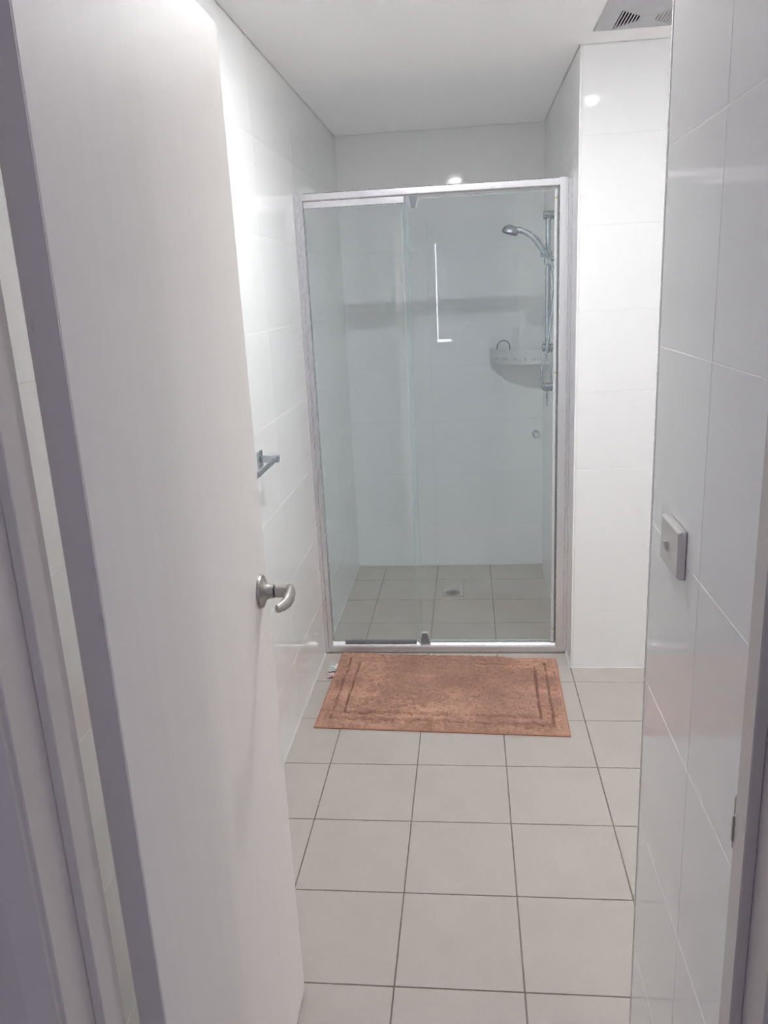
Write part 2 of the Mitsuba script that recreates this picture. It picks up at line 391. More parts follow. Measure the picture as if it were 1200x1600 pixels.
# door frame
trim = 'trim_9'
tag(trim, 'painted timber door frame around the bathroom doorway', 'door frame', kind='structure')
add(trim + '__jamb', bbox(JX0 - 0.022, JX0, YH, YD, 0, JZ + 0.022, 0.0012), 'm_frame_paint')
add(trim + '__jamb', bbox(JX1, JX1 + 0.022, YH, YD, 0, JZ + 0.022, 0.0012), 'm_frame_paint')
add(trim + '__head', bbox(JX0, JX1, YH, YD, JZ, JZ + 0.022, 0.0012), 'm_frame_paint')
SY0, SY1 = -1.710, -1.679
add(trim + '__stop', bbox(JX0, JX0 + 0.012, SY0, SY1, 0, JZ, 0.0012), 'm_frame_paint')
add(trim + '__stop', bbox(JX1 - 0.012, JX1, SY0, SY1, 0, JZ, 0.0012), 'm_frame_paint')
add(trim + '__stop', bbox(JX0 + 0.012, JX1 - 0.012, SY0, SY1, JZ - 0.012, JZ, 0.0012), 'm_frame_paint')
def architrave(sx, xin):
    """Bevelled architrave board on the hall side; xin is its edge at the opening."""
    prof = [(0, 0), (0, -0.006), (0.026, -0.016), (0.062, -0.016), (0.066, -0.012), (0.066, 0)]
    poly = Polygon([(xin + sx * a, YH + b) for a, b in prof])
    return extrude(poly.buffer(0), (0, 0, 0), X3, Y3, Z3, JZ + 0.09)
add(trim + '__architrave', architrave(-1, JX0 - 0.005), 'm_frame_paint')
add(trim + '__architrave', architrave(1, JX1 + 0.005), 'm_frame_paint')
add(trim + '__architrave', bbox(JX0 - 0.005, JX1 + 0.005, YH - 0.016, YH, JZ + 0.005, JZ + 0.07, 0.004), 'm_frame_paint')
k = add(trim + '__strike_plate', cat(bbox(JX1 - 0.0135, JX1 - 0.0105, SY1 - 0.0015, SY1 + 0.002, 1.017, 1.046, 0.0004), bbox(JX1 - 0.0015, JX1 + 0.0005, SY1, YD + 0.001, 0.985, 1.046, 0.0004)), 'm_nickel')
part_label(k, 'metal strike plate')

# door leaf
DXF, DY_H, DY_E, DZ0, DZ1, DT = -0.1975, -1.617, -0.9265, 0.010, 2.000, 0.0345
door = 'door_1'
tag(door, 'off-white painted flush door standing open on the left', 'door', kind='structure')
def swing(m):
    """turn the door about its hinge by the degree that the photograph shows beyond square"""
    m = m.copy()
    a = 0.0115
    R = trimesh.transformations.rotation_matrix(a, [0, 0, 1], [DXF, DY_H, 0])
    m.apply_transform(R)
    return m
add(door + '__leaf', swing(bbox(DXF - DT, DXF, DY_H + 0.0015, DY_E, DZ0, DZ1, 0.0014)), 'm_door')
k = add(door + '__hinge_edge', swing(bbox(DXF - DT + 0.0008, DXF - 0.0008, DY_H, DY_H + 0.0016, DZ0 + 0.001, DZ1 - 0.001)), 'm_door_edge')
part_label(k, 'scuffed hinge edge of the door')
for zz in (0.17, 1.80):
    k = add(door + '__hinge', cat(rod((DXF - DT - 0.004, DY_H - 0.006, zz), (DXF - DT - 0.004, DY_H - 0.006, zz + 0.09), 0.0055, 14, 0.001),
                              bbox(DXF - DT - 0.0065, DXF - DT - 0.002, DY_H - 0.027, DY_H + 0.002, zz, zz + 0.09)), 'm_nickel', smooth=35)
HY, HZ = -0.985, 1.016
ros = lathe([(0.0, 0.0), (0.0325, 0.0), (0.0325, 0.003), (0.031, 0.006), (0.026, 0.008), (0.020, 0.0105), (0.0155, 0.0145), (0.0135, 0.0195), (0.0132, 0.0275), (0.0, 0.0275)], (DXF, HY, HZ), X3, 40)
k = add(door + '__handle', swing(ros), 'm_nickel', smooth=30); part_label(k, 'brushed nickel rose and neck of the lever handle')
hx = DXF
lever = [(hx + 0.0275, HY, HZ), (hx + 0.030, HY, HZ)]
col = lathe([(0.0, 0.027), (0.0105, 0.027), (0.0105, 0.030), (0.0, 0.030)], (hx, HY, HZ), X3, 24)
add(door + '__handle__collar', swing(col), 'm_dark', smooth=30)
neck = lathe([(0.0, 0.030), (0.0112, 0.030), (0.0122, 0.0312), (0.0122, 0.053), (0.0, 0.060)], (hx, HY, HZ), X3, 28)
pth = spline([(hx + 0.0530, HY + 0.012, HZ + 0.001), (hx + 0.0585, HY, HZ), (hx + 0.0625, HY - 0.026, HZ - 0.001), (hx + 0.0620, HY - 0.052, HZ - 0.002), (hx + 0.0570, HY - 0.072, HZ - 0.002), (hx + 0.0515, HY - 0.086, HZ - 0.001)], 36)
rr = np.interp(np.linspace(0, 1, 36), [0, 0.05, 0.2, 0.55, 0.95, 1.0], [0.006, 0.0120, 0.0152, 0.0140, 0.0084, 0.0070])
lev = tube(pth, rr, 20, flat=((1, 0.25, 0), 0.62))
k = add(door + '__handle__lever', swing(cat(neck, lev)), 'm_nickel', smooth=35); part_label(k, 'brushed nickel curved lever')
k = add(door + '__latch', swing(cat(bbox(DXF - 0.028, DXF - 0.007, DY_E - 0.001, DY_E + 0.0012, HZ - 0.03, HZ + 0.03, 0.0005), bbox(DXF - 0.022, DXF - 0.013, DY_E, DY_E + 0.009, HZ - 0.008, HZ + 0.008, 0.002))), 'm_nickel')
part_label(k, 'metal latch plate and bolt')

# ---------------------------------------------------------------- shower screen
S = 'shower_screen'
tag(S, 'aluminium framed glass pivot-door shower screen across the recess', 'shower screen')
FT0, FT1 = 1.907, 1.936
def rail_x(prof, x0, x1):
    """profile in (y, z) swept along x"""
    return extrude(Polygon(prof).buffer(0), (x0, 0, 0), Y3, Z3, X3, x1 - x0)
def post(prof, z0, z1):
    return extrude(Polygon(prof).buffer(0), (0, 0, z0), X3, Y3, Z3, z1 - z0)
def rprof(a0, a1, b0, b1, r):
    return list(sbox(a0 + r, b0 + r, a1 - r, b1 - r).buffer(r, 5).exterior.coords)[:-1]
yf, yb = YF - 0.013, YF + 0.022
k = add(S + '__top_rail', rail_x(rprof(yf, yb, FT0, FT1, 0.005), XL + 0.036, 0.552), 'm_alu_bright', smooth=35)
k = add(S + '__wall_channel', post(rprof(XL, XL + 0.016, yf - 0.003, yb + 0.003, 0.0012), 0.0, FT1 + 0.001), 'm_alu_bright', smooth=35)
k = add(S + '__wall_channel', post(rprof(0.585, XR, yf + 0.006, yb + 0.003, 0.0012), 0.0, FT1 - 0.004), 'm_alu_bright', smooth=35)
k = add(S + '__jamb_post', post(rprof(XL + 0.016, XL + 0.036, yf, yb, 0.0015), 0.006, FT1), 'm_alu_bright', smooth=35)
k = add(S + '__jamb_post', post(rprof(0.552, 0.585, yf, yb, 0.0015), 0.006, FT1), 'm_alu_bright', smooth=35)
sill = [(yf, 0.0), (yf, 0.026), (yf + 0.002, 0.030), (yf + 0.005, 0.031), (yf + 0.008, 0.036), (YF + 0.006, 0.046), (YF + 0.012, 0.046), (yb, 0.036), (yb, 0.0)]
k = add(S + '__sill', rail_x(sill, XL + 0.016, 0.585), 'm_alu', smooth=25)
# fixed pane on the left, pivot door on the right
GF, GD = YF + 0.008, YF - 0.001
def pane(x0, x1, z0, z1, y):
    return (np.array([(x0, y, z0), (x1, y, z0), (x1, y, z1), (x0, y, z1)]), np.array([(0, 1, 2), (0, 2, 3)]))
def pane_edges(x0, x1, z0, z1, y, t=0.006, w=0.0012):
    return cat(bbox(x0 - w, x0, y - t / 2, y + t / 2, z0, z1), bbox(x1, x1 + w, y - t / 2, y + t / 2, z0, z1), bbox(x0 - w, x1 + w, y - t / 2, y + t / 2, z1, z1 + w), bbox(x0 - w, x1 + w, y - t / 2, y + t / 2, z0 - w, z0))
FX0, FX1, PX0, PX1 = XL + 0.030, -0.026, -0.046, 0.534
k = add(S + '__fixed_pane', pane(FX0, FX1, 0.040, 1.900, GF), 'm_glass'); part_label(k, 'fixed glass pane on the left')
add(S + '__fixed_pane__edge', pane_edges(FX0, FX1, 0.040, 1.900, GF), 'm_glass_edge')
k = add(S + '__door', pane(PX0, PX1, 0.056, 1.893, GD), 'm_glass'); part_label(k, 'clear glass pivot door')
add(S + '__door__edge', pane_edges(PX0, PX1, 0.056, 1.893, GD), 'm_glass_edge')
k = add(S + '__door__seal', cat(bbox(PX1 - 0.001, PX1 + 0.011, GD - 0.006, GD + 0.006, 0.050, 1.897, 0.002)), 'm_seal'); part_label(k, 'white edge seal of the glass door')
for zz in (1.862, 1.210, 0.105):
    k = add(S + '__door__stain', bbox(PX1 + 0.001, PX1 + 0.010, GD - 0.0068, GD - 0.0058, zz, zz + 0.006), 'm_stain'); part_label(k, 'small yellow stain on the seal')
k = add(S + '__door_gap_shade', bbox(PX1 + 0.0125, 0.5525, GD - 0.002, GD + 0.010, 0.048, 1.907), 'm_dark_grey'); part_label(k, 'dark strip coloured as the shade in the gap beside the glass door')  # dark strip fills the open gap; its shade is put in as colour
k = add(S + '__clamp_bar', bbox(XL + 0.037, -0.034, YF - 0.008, YF + 0.002, 1.880, 1.906, 0.0015), 'm_alu_bright'); part_label(k, 'upper clamp bar of the fixed pane')
k = add(S + '__clamp_bar', bbox(-0.374, -0.054, YF - 0.009, YF + 0.002, 0.0435, 0.056, 0.0015), 'm_dark_grey'); part_label(k, 'dark lower clamp bar of the fixed pane')
def pivot(zt, zb, top, bot):
    y0, y1 = YF - 0.014, YF + 0.012
    e = 0.003
    body = hull([(c + s * w, y, z) for (z, w, c) in ((zt, top, 0.002), (zb, bot, 0.000)) for s in (-1, 1) for y in (y0 + e, y1)])
    face = hull([(c + s * (w - e), y0, z) for (z, w, c) in ((zt, top, 0.002), (zb, bot, 0.000)) for s in (-1, 1)] + [(c + s * (w - e), y0 + e + 0.0005, z) for (z, w, c) in ((zt, top, 0.002), (zb, bot, 0.0)) for s in (-1, 1)])
    return body, face
b, f = pivot(1.9065, 1.861, 0.0225, 0.0115)
add(S + '__pivot_block', b, 'm_seal'); add(S + '__pivot_block__cover', f, 'm_grey_plastic')
b, f = pivot(0.047, 0.092, 0.0235, 0.0135)
for m_ in (b, f): m_.apply_translation((-0.017, 0, 0))
k = name_free(S + '__pivot_block')
add(k, b, 'm_seal'); add(k + '__cover', f, 'm_dark_grey')
kn = lathe([(0.0, 0.0), (0.008, 0.0), (0.008, 0.006), (0.0125, 0.010), (0.0135, 0.018), (0.0115, 0.022), (0.0, 0.023)], (0.466, GD - 0.003, 0.967), -Y3, 24)
kn2 = lathe([(0.0, 0.0), (0.008, 0.0), (0.008, 0.006), (0.0125, 0.010), (0.0135, 0.018), (0.0115, 0.022), (0.0, 0.023)], (0.466, GD + 0.003, 0.967), Y3, 24)
k = add(S + '__door__knob', cat(kn, kn2), 'm_chrome', smooth=35); part_label(k, 'small round knob of the glass door')

# ---------------------------------------------------------------- shower set on the right wall of the recess
RX, RY = 0.538, 1.165
R = 'shower_rail'
tag(R, 'chrome vertical slide rail on brackets on the right shower wall', 'shower rail')
add(R + '__rail', rod((RX, RY, 1.270), (RX, RY, 1.836), 0.0105, 20, 0.002), 'm_chrome', smooth=35)
add(R + '__bracket', cat(rod((RX - 0.020, RY, 1.828), (XR, RY, 1.828), 0.0165, 24, 0.002)), 'm_chrome', smooth=35)
add(R + '__bracket', cat(rod((RX - 0.022, RY, 1.292), (XR, RY, 1.292), 0.0170, 24, 0.002)), 'm_chrome', smooth=35)
sl = cat(rod((RX, RY, 1.632), (RX, RY, 1.682), 0.0165, 22, 0.003), hull([(RX - 0.030 + dx, RY - 0.018 + dy, 1.676 + dz) for dx in (0, 0.026) for dy in (0, 0.036) for dz in (-0.012, 0.012)]), rod((RX, RY, 1.655), (RX + 0.032, RY, 1.655), 0.011, 18, 0.002))
add(R + '__slider', sl, 'm_chrome', smooth=35)
Hs = 'hand_shower'
tag(Hs, 'chrome hand shower with hose held tilted on the slide rail', 'hand shower')
hy = RY - 0.026
grip = spline([(0.531, hy, 1.664), (0.512, hy, 1.694), (0.486, hy, 1.730), (0.455, hy, 1.757), (0.425, hy, 1.772), (0.398, hy, 1.776)], 30)
add(Hs + '__grip', tube(grip, np.interp(np.linspace(0, 1, 30), [0, 0.1, 0.4, 0.8, 1], [0.0105, 0.0135, 0.0128, 0.0110, 0.0125]), 18), 'm_chrome', smooth=40)
ax = np.array([-0.30, 0, -1.0]); ax /= np.linalg.norm(ax)
hc = np.array([0.386, hy, 1.791])
add(Hs + '__head', lathe([(0.0, -0.004), (0.012, -0.003), (0.024, 0.003), (0.031, 0.012), (0.0335, 0.021), (0.0335, 0.027), (0.0, 0.027)], hc, ax, 32), 'm_chrome', smooth=35)
k = add(Hs + '__spray_plate', lathe([(0.0, 0.0265), (0.0325, 0.0265), (0.031, 0.031), (0.026, 0.033), (0.0, 0.0335)], hc, ax, 32), 'm_grey_plastic', smooth=35); part_label(k, 'grey spray plate')
hose = spline([(0.531, hy, 1.664), (0.541, hy, 1.645), (0.555, hy, 1.610), (0.563, hy, 1.560), (0.559, hy - 0.004, 1.488), (0.546, hy - 0.012, 1.388), (0.528, hy - 0.024, 1.280), (0.514, hy - 0.026, 1.205), (0.512, hy - 0.020, 1.150), (0.522, hy - 0.010, 1.119), (0.543, RY - 0.012, 1.115), (0.560, RY - 0.008, 1.122)], 150)
hr = 0.0066
k = add(Hs + '__hose', tube(hose, hr, 12), 'm_chrome', smooth=50); part_label(k, 'flexible metal hose')
X_ = 'shower_mixer'
tag(X_, 'chrome shower mixer with a thin lever low on the right shower wall', 'shower mixer')
add(X_ + '__body', cat(rod((0.524, RY, 1.123), (XR, RY, 1.123), 0.0185, 24, 0.003), lathe([(0, 0), (0.034, 0), (0.034, 0.004), (0.020, 0.010), (0, 0.010)], (XR, RY, 1.123), -X3, 28)), 'm_chrome', smooth=35)
k = add(X_ + '__lever', tube([(0.536, RY, 1.110), (0.537, RY, 1.075), (0.538, RY, 1.040)], [0.005, 0.0042, 0.0036], 12), 'm_chrome', smooth=40); part_label(k, 'thin hanging lever')
k = add(X_ + '__hose_reflection', tube(spline([(0.557, RY + 0.012, 1.29), (0.561, RY + 0.004, 1.23), (0.559, RY, 1.18), (0.551, RY, 1.132)], 24), np.linspace(0.0052, 0.0066, 24), 12), 'm_chrome', smooth=40); part_label(k, 'thin tube shaped as the hose reflection in the wall tiles')  # last tube models the reflection of the hose in the tiles

# corner basket
B = 'corner_shelf'
tag(B, 'white plastic corner basket shelf with a pierced rim in the shower', 'shelf')
CX, CY, RXs, RYs = XR, YB, 0.285, 0.275
th = np.linspace(0, math.pi / 2, 29)
def arc(s):
    return [(CX - (RXs - s) * math.cos(t), CY - (RYs - s) * math.sin(t)) for t in th]
def arc_pts(s, z):
    return np.array([(x, y, z) for x, y in arc(s)])
plate_poly = Polygon(arc(0) + [(CX, CY)])
add(B + '__tray', extrude(plate_poly, (0, 0, 1.164), X3, Y3, Z3, 0.005), 'm_white_plastic')
def band(z0, z1, t=0.003, s0=0.0):
    return extrude(Polygon(arc(s0) + arc(s0 + t)[::-1]).buffer(0), (0, 0, z0), X3, Y3, Z3, z1 - z0)
rim = [band(1.166, 1.183), band(1.197, 1.232), band(1.229, 1.235, 0.007, -0.002), band(1.164, 1.169, 0.006, -0.003)]
for i in range(0, 28):
    a0 = th[i] + 0.0 ; a1 = a0 + (th[1] - th[0]) * (0.5 if i % 7 else 1.0)
    q = []
    for s, aa in ((0, a0), (0, a1), (0.003, a1), (0.003, a0)):
        q += [(CX - (RXs - s) * math.cos(aa), CY - (RYs - s) * math.sin(aa), z) for z in (1.181, 1.199)]
    rim.append(hull(q))
add(B + '__rim', cat(*rim), 'm_white_plastic', smooth=30)
add(B + '__back_lip', cat(bbox(CX - RXs, CX, CY - 0.004, CY, 1.166, 1.214), bbox(CX - 0.004, CX, CY - RYs, CY, 1.166, 1.214)), 'm_white_plastic')
ringp = [(0.384 + 0.033 * math.cos(t), 1.955, 1.243 + 0.034 * math.sin(t)) for t in np.linspace(0, math.pi, 24)]
ringp = [(0.417, 1.955, 1.1705)] + ringp + [(0.351, 1.955, 1.1705)]
add('wire_loop', tube(ringp, 0.0024, 10), 'm_dark_grey', smooth=40)
tag('wire_loop', 'thin dark wire loop rising out of the corner basket', 'hook')

# floor drain
D = 'floor_drain'
tag(D, 'square stainless floor drain with a round pierced grate in the shower floor', 'drain')
cxd, cyd = (DX0 + DX1) / 2, (DY0 + DY1) / 2
sq = sbox(DX0 + 0.001, DY0 + 0.001, DX1 - 0.001, DY1 - 0.001)
hole = Point(cxd, cyd).buffer(0.038, 24)
add(D + '__frame', extrude(sq.difference(hole), (0, 0, -0.003), X3, Y3, Z3, 0.0035), 'm_alu')
g = Point(cxd, cyd).buffer(0.0382, 24)
for (n_, r_, hr_) in ((5, 0.0105, 0.0050), (11, 0.0210, 0.0050), (16, 0.0315, 0.0052)):
    for i in range(n_):
        t = 2 * math.pi * i / n_ + r_ * 40
        sl_ = Point(0, 0).buffer(hr_, 6)
        from shapely import affinity
        sl_ = affinity.rotate(affinity.scale(sl_, 1.15, 0.8), math.degrees(t) + 55)
        g = g.difference(affinity.translate(sl_, cxd + r_ * math.cos(t), cyd + r_ * math.sin(t)))
k = add(D + '__grate', extrude(g, (0, 0, -0.0025), X3, Y3, Z3, 0.002), 'm_nickel'); part_label(k, 'round pierced grate')
add(D + '__well', lathe([(0.0, -0.0285), (0.045, -0.0285), (0.045, -0.0038), (0.0, -0.0038)], (cxd, cyd, 0), Z3, 24), 'm_dark')

# ---------------------------------------------------------------- bath mat
Mt = 'bath_mat'
tag(Mt, 'brown pink tufted bath mat with sculpted borders in front of the shower', 'bath mat')
C4 = np.array([(-0.398, 0.229), (0.533, 0.187), (0.545, 0.794), (-0.386, 0.848)])      # corners: near left, near right, far right, far left
def mat_xy(a, b):
    return ((1 - a) * (1 - b))[..., None] * C4[0] + (a * (1 - b))[..., None] * C4[1] + (a * b)[..., None] * C4[2] + ((1 - a) * b)[..., None] * C4[3]
W_, L_ = 0.932, 0.62
NU, NV = 430, 290
aa, bb = np.meshgrid(np.linspace(0, 1, NU), np.linspace(0, 1, NV), indexing='ij')
def mat_height(a, b):
    px, py = a * W_, b * L_
    P3 = np.stack([px, py, np.zeros_like(px)], -1)
    wob = 0.006 * (meshkit.fbm(P3 * 14, 2) - 0.5)
    d = np.minimum(np.minimum(px, W_ - px), np.minimum(py, L_ - py))
    d2 = d + wob
    base = 0.0160 * np.clip(d / 0.010, 0, 1) ** 0.5 + 0.0035 * (1 / (1 + np.exp(-(d2 - 0.052) / 0.002))) + 0.0045 * (1 / (1 + np.exp(-(d2 - 0.098) / 0.002)))
    grooves = 0.0080 * np.exp(-((d2 - 0.051) / 0.0060) ** 4) + 0.0100 * np.exp(-((d2 - 0.096) / 0.0065) ** 4)
    cr = meshkit.noise(P3 * np.array([26, 48, 1]) + 3 * meshkit.fbm(P3 * 9, 2, 21)[..., None], 17)
    creases = 0.006 * np.exp(-((cr - 0.5) / 0.035) ** 2) * np.clip(meshkit.fbm(P3 * 8, 2, 31) * 3 - 1.0, 0, 1)
    tuft = 0.0085 * (meshkit.fbm(P3 * 85, 2, 3) - 0.5) + 0.0040 * (meshkit.noise(P3 * np.array([60, 210, 1]), 5) - 0.5) + 0.004 * (meshkit.fbm(P3 * 11, 3, 9) - 0.5)
    pits = 0.004 * np.clip(meshkit.fbm(P3 * 30, 2, 11) - 0.60, 0, 1) * 6
    return np.clip(base - (grooves + creases) * np.clip(d / 0.02, 0, 1) + tuft * np.clip(d / 0.015, 0, 1) - pits * np.clip(d / 0.02, 0, 1), 0.002, 0.05)
hz = mat_height(aa, bb)
xy = mat_xy(aa, bb)
# the long edges are not ruler straight
px, py = aa * W_, bb * L_
bend = 0.004 * (meshkit.noise(np.stack([px * 5, py * 0 + 3.3, px * 0], -1)) - 0.5) * np.abs(2 * bb - 1) ** 3
Vt = np.stack([xy[..., 0], xy[..., 1] + bend, hz], -1).reshape(-1, 3)
idx = np.arange(NU * NV).reshape(NU, NV)
quads = np.stack([idx[:-1, :-1], idx[1:, :-1], idx[1:, 1:], idx[:-1, 1:]], -1).reshape(-1, 4)
Ft = np.vstack([quads[:, [0, 1, 2]], quads[:, [0, 2, 3]]])
per = np.r_[idx[:, 0], idx[-1, 1:], idx[-2::-1, -1], idx[0, -2:0:-1]]
Vb = Vt[per].copy(); Vb[:, 2] = 0.0008
nb = len(Vt)
side = []
for i in range(len(per)):
    j = (i + 1) % len(per)
    side += [(per[i], nb + i, nb + j), (per[i], nb + j, per[j])]
pile = trimesh.Trimesh(np.vstack([Vt, Vb]), np.vstack([Ft, np.array(side)]), process=False)
scene[Mt + '__pile'] = mikit.ply(pile, 'm_mat', smooth=True)
labels[Mt + '__pile'] = {'label': 'cut cotton pile with two sunken border lines', 'kind': 'stuff'}
# dark strips that put shade into the bottom of the two sunken lines
def shade_strip(inset, z, half):
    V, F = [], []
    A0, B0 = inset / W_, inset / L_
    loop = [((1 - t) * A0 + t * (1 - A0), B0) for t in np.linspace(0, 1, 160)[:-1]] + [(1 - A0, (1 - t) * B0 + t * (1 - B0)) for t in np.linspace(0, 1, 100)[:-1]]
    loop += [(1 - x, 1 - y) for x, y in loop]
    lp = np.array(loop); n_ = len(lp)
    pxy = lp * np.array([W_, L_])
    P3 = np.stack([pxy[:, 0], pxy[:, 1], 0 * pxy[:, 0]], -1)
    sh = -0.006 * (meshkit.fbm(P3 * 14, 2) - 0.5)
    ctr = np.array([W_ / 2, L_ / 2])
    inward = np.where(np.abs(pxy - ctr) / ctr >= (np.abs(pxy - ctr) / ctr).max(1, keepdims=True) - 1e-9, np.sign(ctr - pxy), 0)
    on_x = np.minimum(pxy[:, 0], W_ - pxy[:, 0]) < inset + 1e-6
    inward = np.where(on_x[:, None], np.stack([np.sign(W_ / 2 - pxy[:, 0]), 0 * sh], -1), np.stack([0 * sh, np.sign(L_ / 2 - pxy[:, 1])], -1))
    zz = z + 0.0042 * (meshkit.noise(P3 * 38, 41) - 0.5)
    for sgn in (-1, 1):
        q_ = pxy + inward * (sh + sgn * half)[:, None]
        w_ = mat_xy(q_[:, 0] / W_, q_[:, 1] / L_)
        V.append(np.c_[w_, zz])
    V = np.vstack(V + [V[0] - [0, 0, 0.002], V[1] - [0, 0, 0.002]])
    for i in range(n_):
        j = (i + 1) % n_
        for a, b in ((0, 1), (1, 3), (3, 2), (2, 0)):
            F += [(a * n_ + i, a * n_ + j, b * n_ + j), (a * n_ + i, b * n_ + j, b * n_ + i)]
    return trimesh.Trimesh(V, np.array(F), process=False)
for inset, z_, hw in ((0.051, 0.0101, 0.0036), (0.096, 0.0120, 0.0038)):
    k = add(Mt + '__border_shade', shade_strip(inset, z_, hw), 'm_groove_shade'); part_label(k, 'dark strip coloured as the shade in a sunken border line')
# loose tufts standing out of the pile
n_t = 26000
ta, tb = RNG.uniform(0.008, 0.992, n_t), RNG.uniform(0.012, 0.988, n_t)
hz_t = mat_height(ta, tb); c_t = mat_xy(ta, tb)
ang = RNG.uniform(0, 2 * np.pi, n_t)
lean = 0.6 * (meshkit.fbm(np.stack([ta * W_ * 6, tb * L_ * 6, ta * 0], -1), 2) - 0.5) * 4 * np.pi
wv = np.stack([np.cos(ang), np.sin(ang), 0 * ang], -1) * 0.0016
tipd = np.stack([np.cos(lean), np.sin(lean), 0.9 + 0 * lean], -1) * RNG.uniform(0.0025, 0.0055, n_t)[:, None]
bse = np.stack([c_t[:, 0], c_t[:, 1], hz_t - 0.0015], -1)
Vf = np.stack([bse - wv, bse + wv, bse + tipd], 1).reshape(-1, 3)
scene[Mt + '__tufts'] = mikit.ply(trimesh.Trimesh(Vf, np.arange(3 * n_t).reshape(-1, 3), process=False), 'm_mat')
labels[Mt + '__tufts'] = {'label': 'loose yarn ends of the pile', 'kind': 'stuff'}
hem = tube([tuple(np.r_[(1 - t) * C4[0] + t * C4[1], 0.0032]) for t in np.linspace(0, 1, 40)], 0.0028, 8)
hem2 = tube([tuple(np.r_[(1 - t) * C4[1] + t * C4[2], 0.0032]) for t in np.linspace(0, 1, 30)], 0.0028, 8)
hem3 = tube([tuple(np.r_[(1 - t) * C4[2] + t * C4[3], 0.0032]) for t in np.linspace(0, 1, 40)], 0.0028, 8)
hem4 = tube([tuple(np.r_[(1 - t) * C4[3] + t * C4[0], 0.0032]) for t in np.linspace(0, 1, 30)], 0.0028, 8)
k = add(Mt + '__hem', cat(hem, hem2, hem3, hem4), 'm_mat_hem', smooth=40); part_label(k, 'stitched hem')
def flap(p0, p1, out, w0, z0, z1):
    """a folded care label lying from the mat's edge (p0 to p1) outwards"""
    p0, p1, out = (np.asarray(x, float) for x in (p0, p1, out))
    pts = []
    rows = [(0.0, z0 + 0.004), (0.4, z0 + 0.005), (0.75, z1 + 0.002), (1.0, z1)]
    V = []
    for s, z in rows:
        for p in (p0, p1):
            q_ = p + out * w0 * s
            V += [(q_[0], q_[1], z), (q_[0], q_[1], z - 0.0009)]
    V = np.array(V); F = []
    for i in range(3):
        a = i * 4
        F += [(a, a + 4, a + 6), (a, a + 6, a + 2), (a + 1, a + 7, a + 5), (a + 1, a + 3, a + 7), (a, a + 1, a + 5), (a, a + 5, a + 4), (a + 2, a + 7, a + 3), (a + 2, a + 6, a + 7)]
    F += [(12, 13, 15), (12, 15, 14)]
    return trimesh.Trimesh(V, F, process=False)
def edge_pt(t):
    return (1 - t) * C4[0] + t * C4[3]
k = add(Mt + '__care_label', flap(edge_pt(0.720), edge_pt(0.835), (-1, 0.02), 0.034, 0.004, 0.0025), 'm_label'); part_label(k, 'white care label with dark print')
k = add(Mt + '__care_label', flap(edge_pt(0.635), edge_pt(0.700), (-1, -0.06), 0.030, 0.004, 0.0022), 'm_label_pink'); part_label(k, 'small white care label with red print')

# ---------------------------------------------------------------- towel rail behind the door
Tr = 'towel_rail'
tag(Tr, 'chrome towel rail on the left wall, mostly hidden behind the door', 'towel rail')
ty, tz = 0.045, 1.064
for yy in (ty, ty - 0.62):
    add(Tr + '__wall_plate', bbox(XL, XL + 0.007, yy - 0.024, yy + 0.024, tz - 0.028, tz + 0.026, 0.0018), 'm_chrome')
    add(Tr + '__arm', bbox(XL + 0.006, XL + 0.066, yy - 0.006, yy + 0.006, tz - 0.011, tz + 0.011, 0.0015), 'm_chrome')
    add(Tr + '__boss', rod((XL + 0.054, yy - 0.012, tz), (XL + 0.054, yy + 0.008, tz), 0.0085, 18, 0.001), 'm_chrome', smooth=35)
add(Tr + '__bar', rod((XL + 0.054, ty - 0.625, tz - 0.001), (XL + 0.054, ty, tz - 0.001), 0.0075, 18), 'm_chrome', smooth=35)

# ---------------------------------------------------------------- light switch
Sw = 'light_switch'
tag(Sw, 'off-white rocker light switch plate on the glossy stub wall', 'light switch')
def plate_round(x0, y0, y1, z0, z1, d, r=0.006):
    p = sbox(y0 + r, z0 + r, y1 - r, z1 - r).buffer(r, 5)
    p2 = sbox(y0 + r, z0 + r, y1 - r, z1 - r).buffer(r - 0.0035, 5)
    a = [(x0 - d * 0.60, y, z) for y, z in p.exterior.coords] + [(x0 - d, y, z) for y, z in p2.exterior.coords] + [(x0 - 0.0015, y, z) for y, z in p.exterior.coords]
    return hull(a)
add(Sw + '__plate', plate_round(XN, -1.239, -1.130, 1.124, 1.200, 0.0125), 'm_switch', smooth=25)
k = add(Sw + '__gap_shade', bbox(XN - 0.002, XN, -1.2375, -1.1315, 1.1255, 1.1985), 'm_dark_grey'); part_label(k, 'dark layer coloured as the shade in the gap behind the plate')  # shade behind the switch plate, put in as a dark layer
rk = [(XN - 0.0122, -1.1775 + 0.0062 * math.cos(t), 1.160 + 0.0095 * math.sin(t)) for t in np.linspace(0, 2 * math.pi, 24)]
rk += [(XN - 0.0178 - 0.0022 * math.sin(t), -1.1775 + 0.0052 * math.cos(t), 1.160 + 0.0078 * math.sin(t)) for t in np.linspace(0, 2 * math.pi, 24)]
k = add(Sw + '__rocker', hull(rk), 'm_switch', smooth=35)
part_label(k, 'small rocker of the switch')

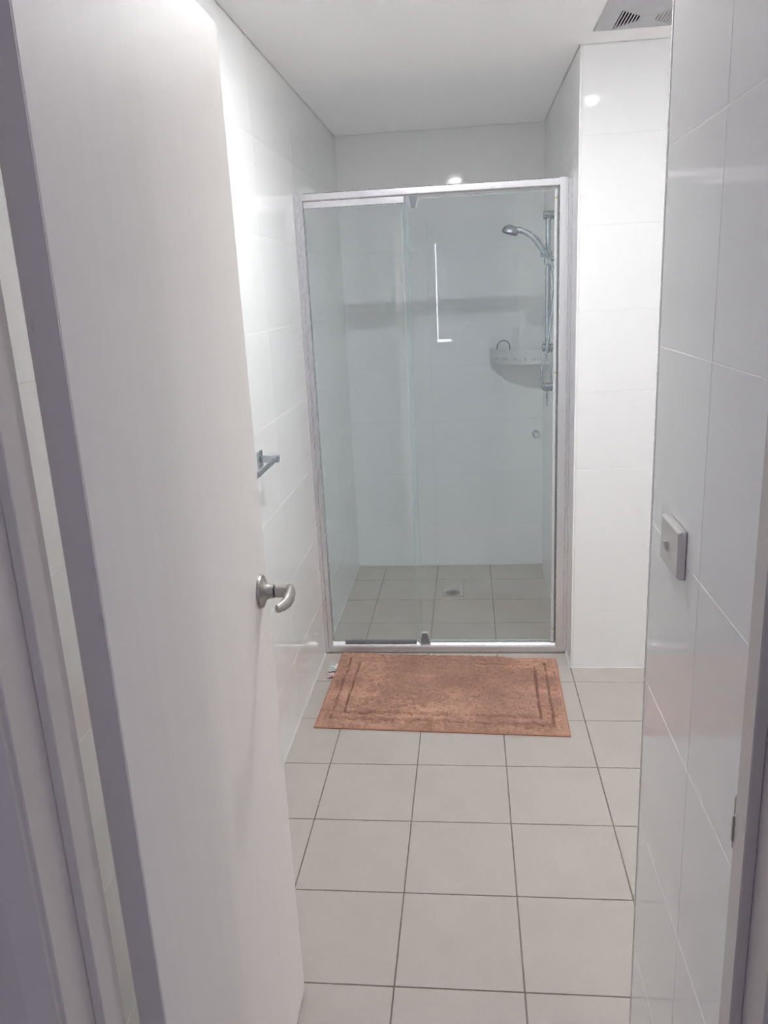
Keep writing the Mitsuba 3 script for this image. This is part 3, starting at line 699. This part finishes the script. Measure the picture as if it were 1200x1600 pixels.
# ---------------------------------------------------------------- ceiling vent
V_ = 'ceiling_vent'
tag(V_, 'square white exhaust vent with slanted louvres in the ceiling', 'vent')
fi = 0.092
zf = H - 0.0045
ox0, ox1, oy0, oy1 = -0.150, 0.150, -0.270, 0.104        # the frame reaches further towards the door
def rect(i, z):
    return [(VX + ox0 + i, VY + oy0 + i, z), (VX + ox1 - i, VY + oy0 + i, z), (VX + ox1 - i, VY + oy1 - i, z), (VX + ox0 + i, VY + oy1 - i, z)]
inner = [(VX + x, VY + y) for x, y in ((-fi, -fi), (fi, -fi), (fi, fi), (-fi, fi))]
Vv = rect(0, H) + rect(0, H - 0.002) + rect(0.005, H - 0.0048) + [(x, y, zf - 0.0005) for x, y in inner] + [(x, y, H + 0.004) for x, y in inner]
Fv = []
for r_ in range(4):
    for j in range(4):
        a, b_ = r_ * 4 + j, r_ * 4 + (j + 1) % 4
        Fv += [(a, b_, b_ + 4), (a, b_ + 4, a + 4)]
add(V_ + '__frame', trimesh.Trimesh(np.array(Vv), np.array(Fv), process=False), 'm_vent')
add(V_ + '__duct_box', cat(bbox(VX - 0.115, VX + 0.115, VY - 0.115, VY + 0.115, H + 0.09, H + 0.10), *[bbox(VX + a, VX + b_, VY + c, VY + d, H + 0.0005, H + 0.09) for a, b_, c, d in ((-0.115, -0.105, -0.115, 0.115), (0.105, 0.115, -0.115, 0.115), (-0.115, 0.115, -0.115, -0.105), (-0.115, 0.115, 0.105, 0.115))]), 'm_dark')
for s in (-1, 1):      # closed cheeks towards the door and the nib
    tri = Polygon([(-fi, s * fi), (fi, s * fi), (0.014, s * 0.014), (-0.014, s * 0.014)])
    add(V_ + '__cheek', extrude(tri, (VX, VY, zf), X3, Y3, Z3, 0.003), 'm_vent')
add(V_ + '__centre', bbox(VX - 0.022, VX + 0.022, VY - 0.018, VY + 0.018, zf - 0.001, zf + 0.004, 0.0006), 'm_vent')
NSL = 7
for s in (-1, 1):
    pitch = (fi - 0.020) / NSL
    for i in range(NSL):
        xo = fi - 0.0035 - i * pitch          # outer lower edge of the strip; the slot lies outside it
        half = xo - 0.001
        w = pitch * 0.50
        # strips lean: their upper edge lies towards the centre
        add(V_ + '__slat', hull([(VX + s * a, VY + sy * half, z) for sy in (-1, 1) for (a, z) in ((xo, zf), (xo - w, zf), (xo - w - 0.006, zf + 0.010), (xo - 0.006 - w * 0.6, zf + 0.010))]), 'm_vent')

# ---------------------------------------------------------------- downlights
for i, (lx, ly) in enumerate(LIGHTS):
    key = 'downlight' if i == 0 else f'downlight_{i:03d}'
    tag(key, ['round recessed ceiling downlight over the middle of the floor', 'round recessed ceiling downlight in front of the nib wall', 'unseen round downlight added as fill light over the hidden right end of the room'][i], 'ceiling light', 'recessed downlights')
    add(key + '__trim', lathe([(0.046, -0.0002), (0.046, -0.003), (0.042, -0.0045), (0.0265, -0.0035), (0.0250, 0.000), (0.0250, 0.020), (0.0405, 0.020), (0.0405, -0.0002), (0.046, -0.0002)], (lx, ly, H), Z3, 36), 'm_lamp_white', smooth=35)
    prof = [(0.0, 0.012), (0.0240, 0.012), (0.0240, -0.003)] + [(0.0240 * math.cos(t), -0.003 - 0.0040 * math.sin(t)) for t in np.linspace(0.15, math.pi / 2 - 0.001, 9)] + [(0.0, -0.0070)]
    scene[key + '__diffuser'] = mikit.ply(lathe(prof, (lx, ly, H), Z3, 32), 'm_lamp_white', emitter={'type': 'area', 'radiance': rgb(*(LAMP * POWER[i] * c for c in LAMP_RGB))})
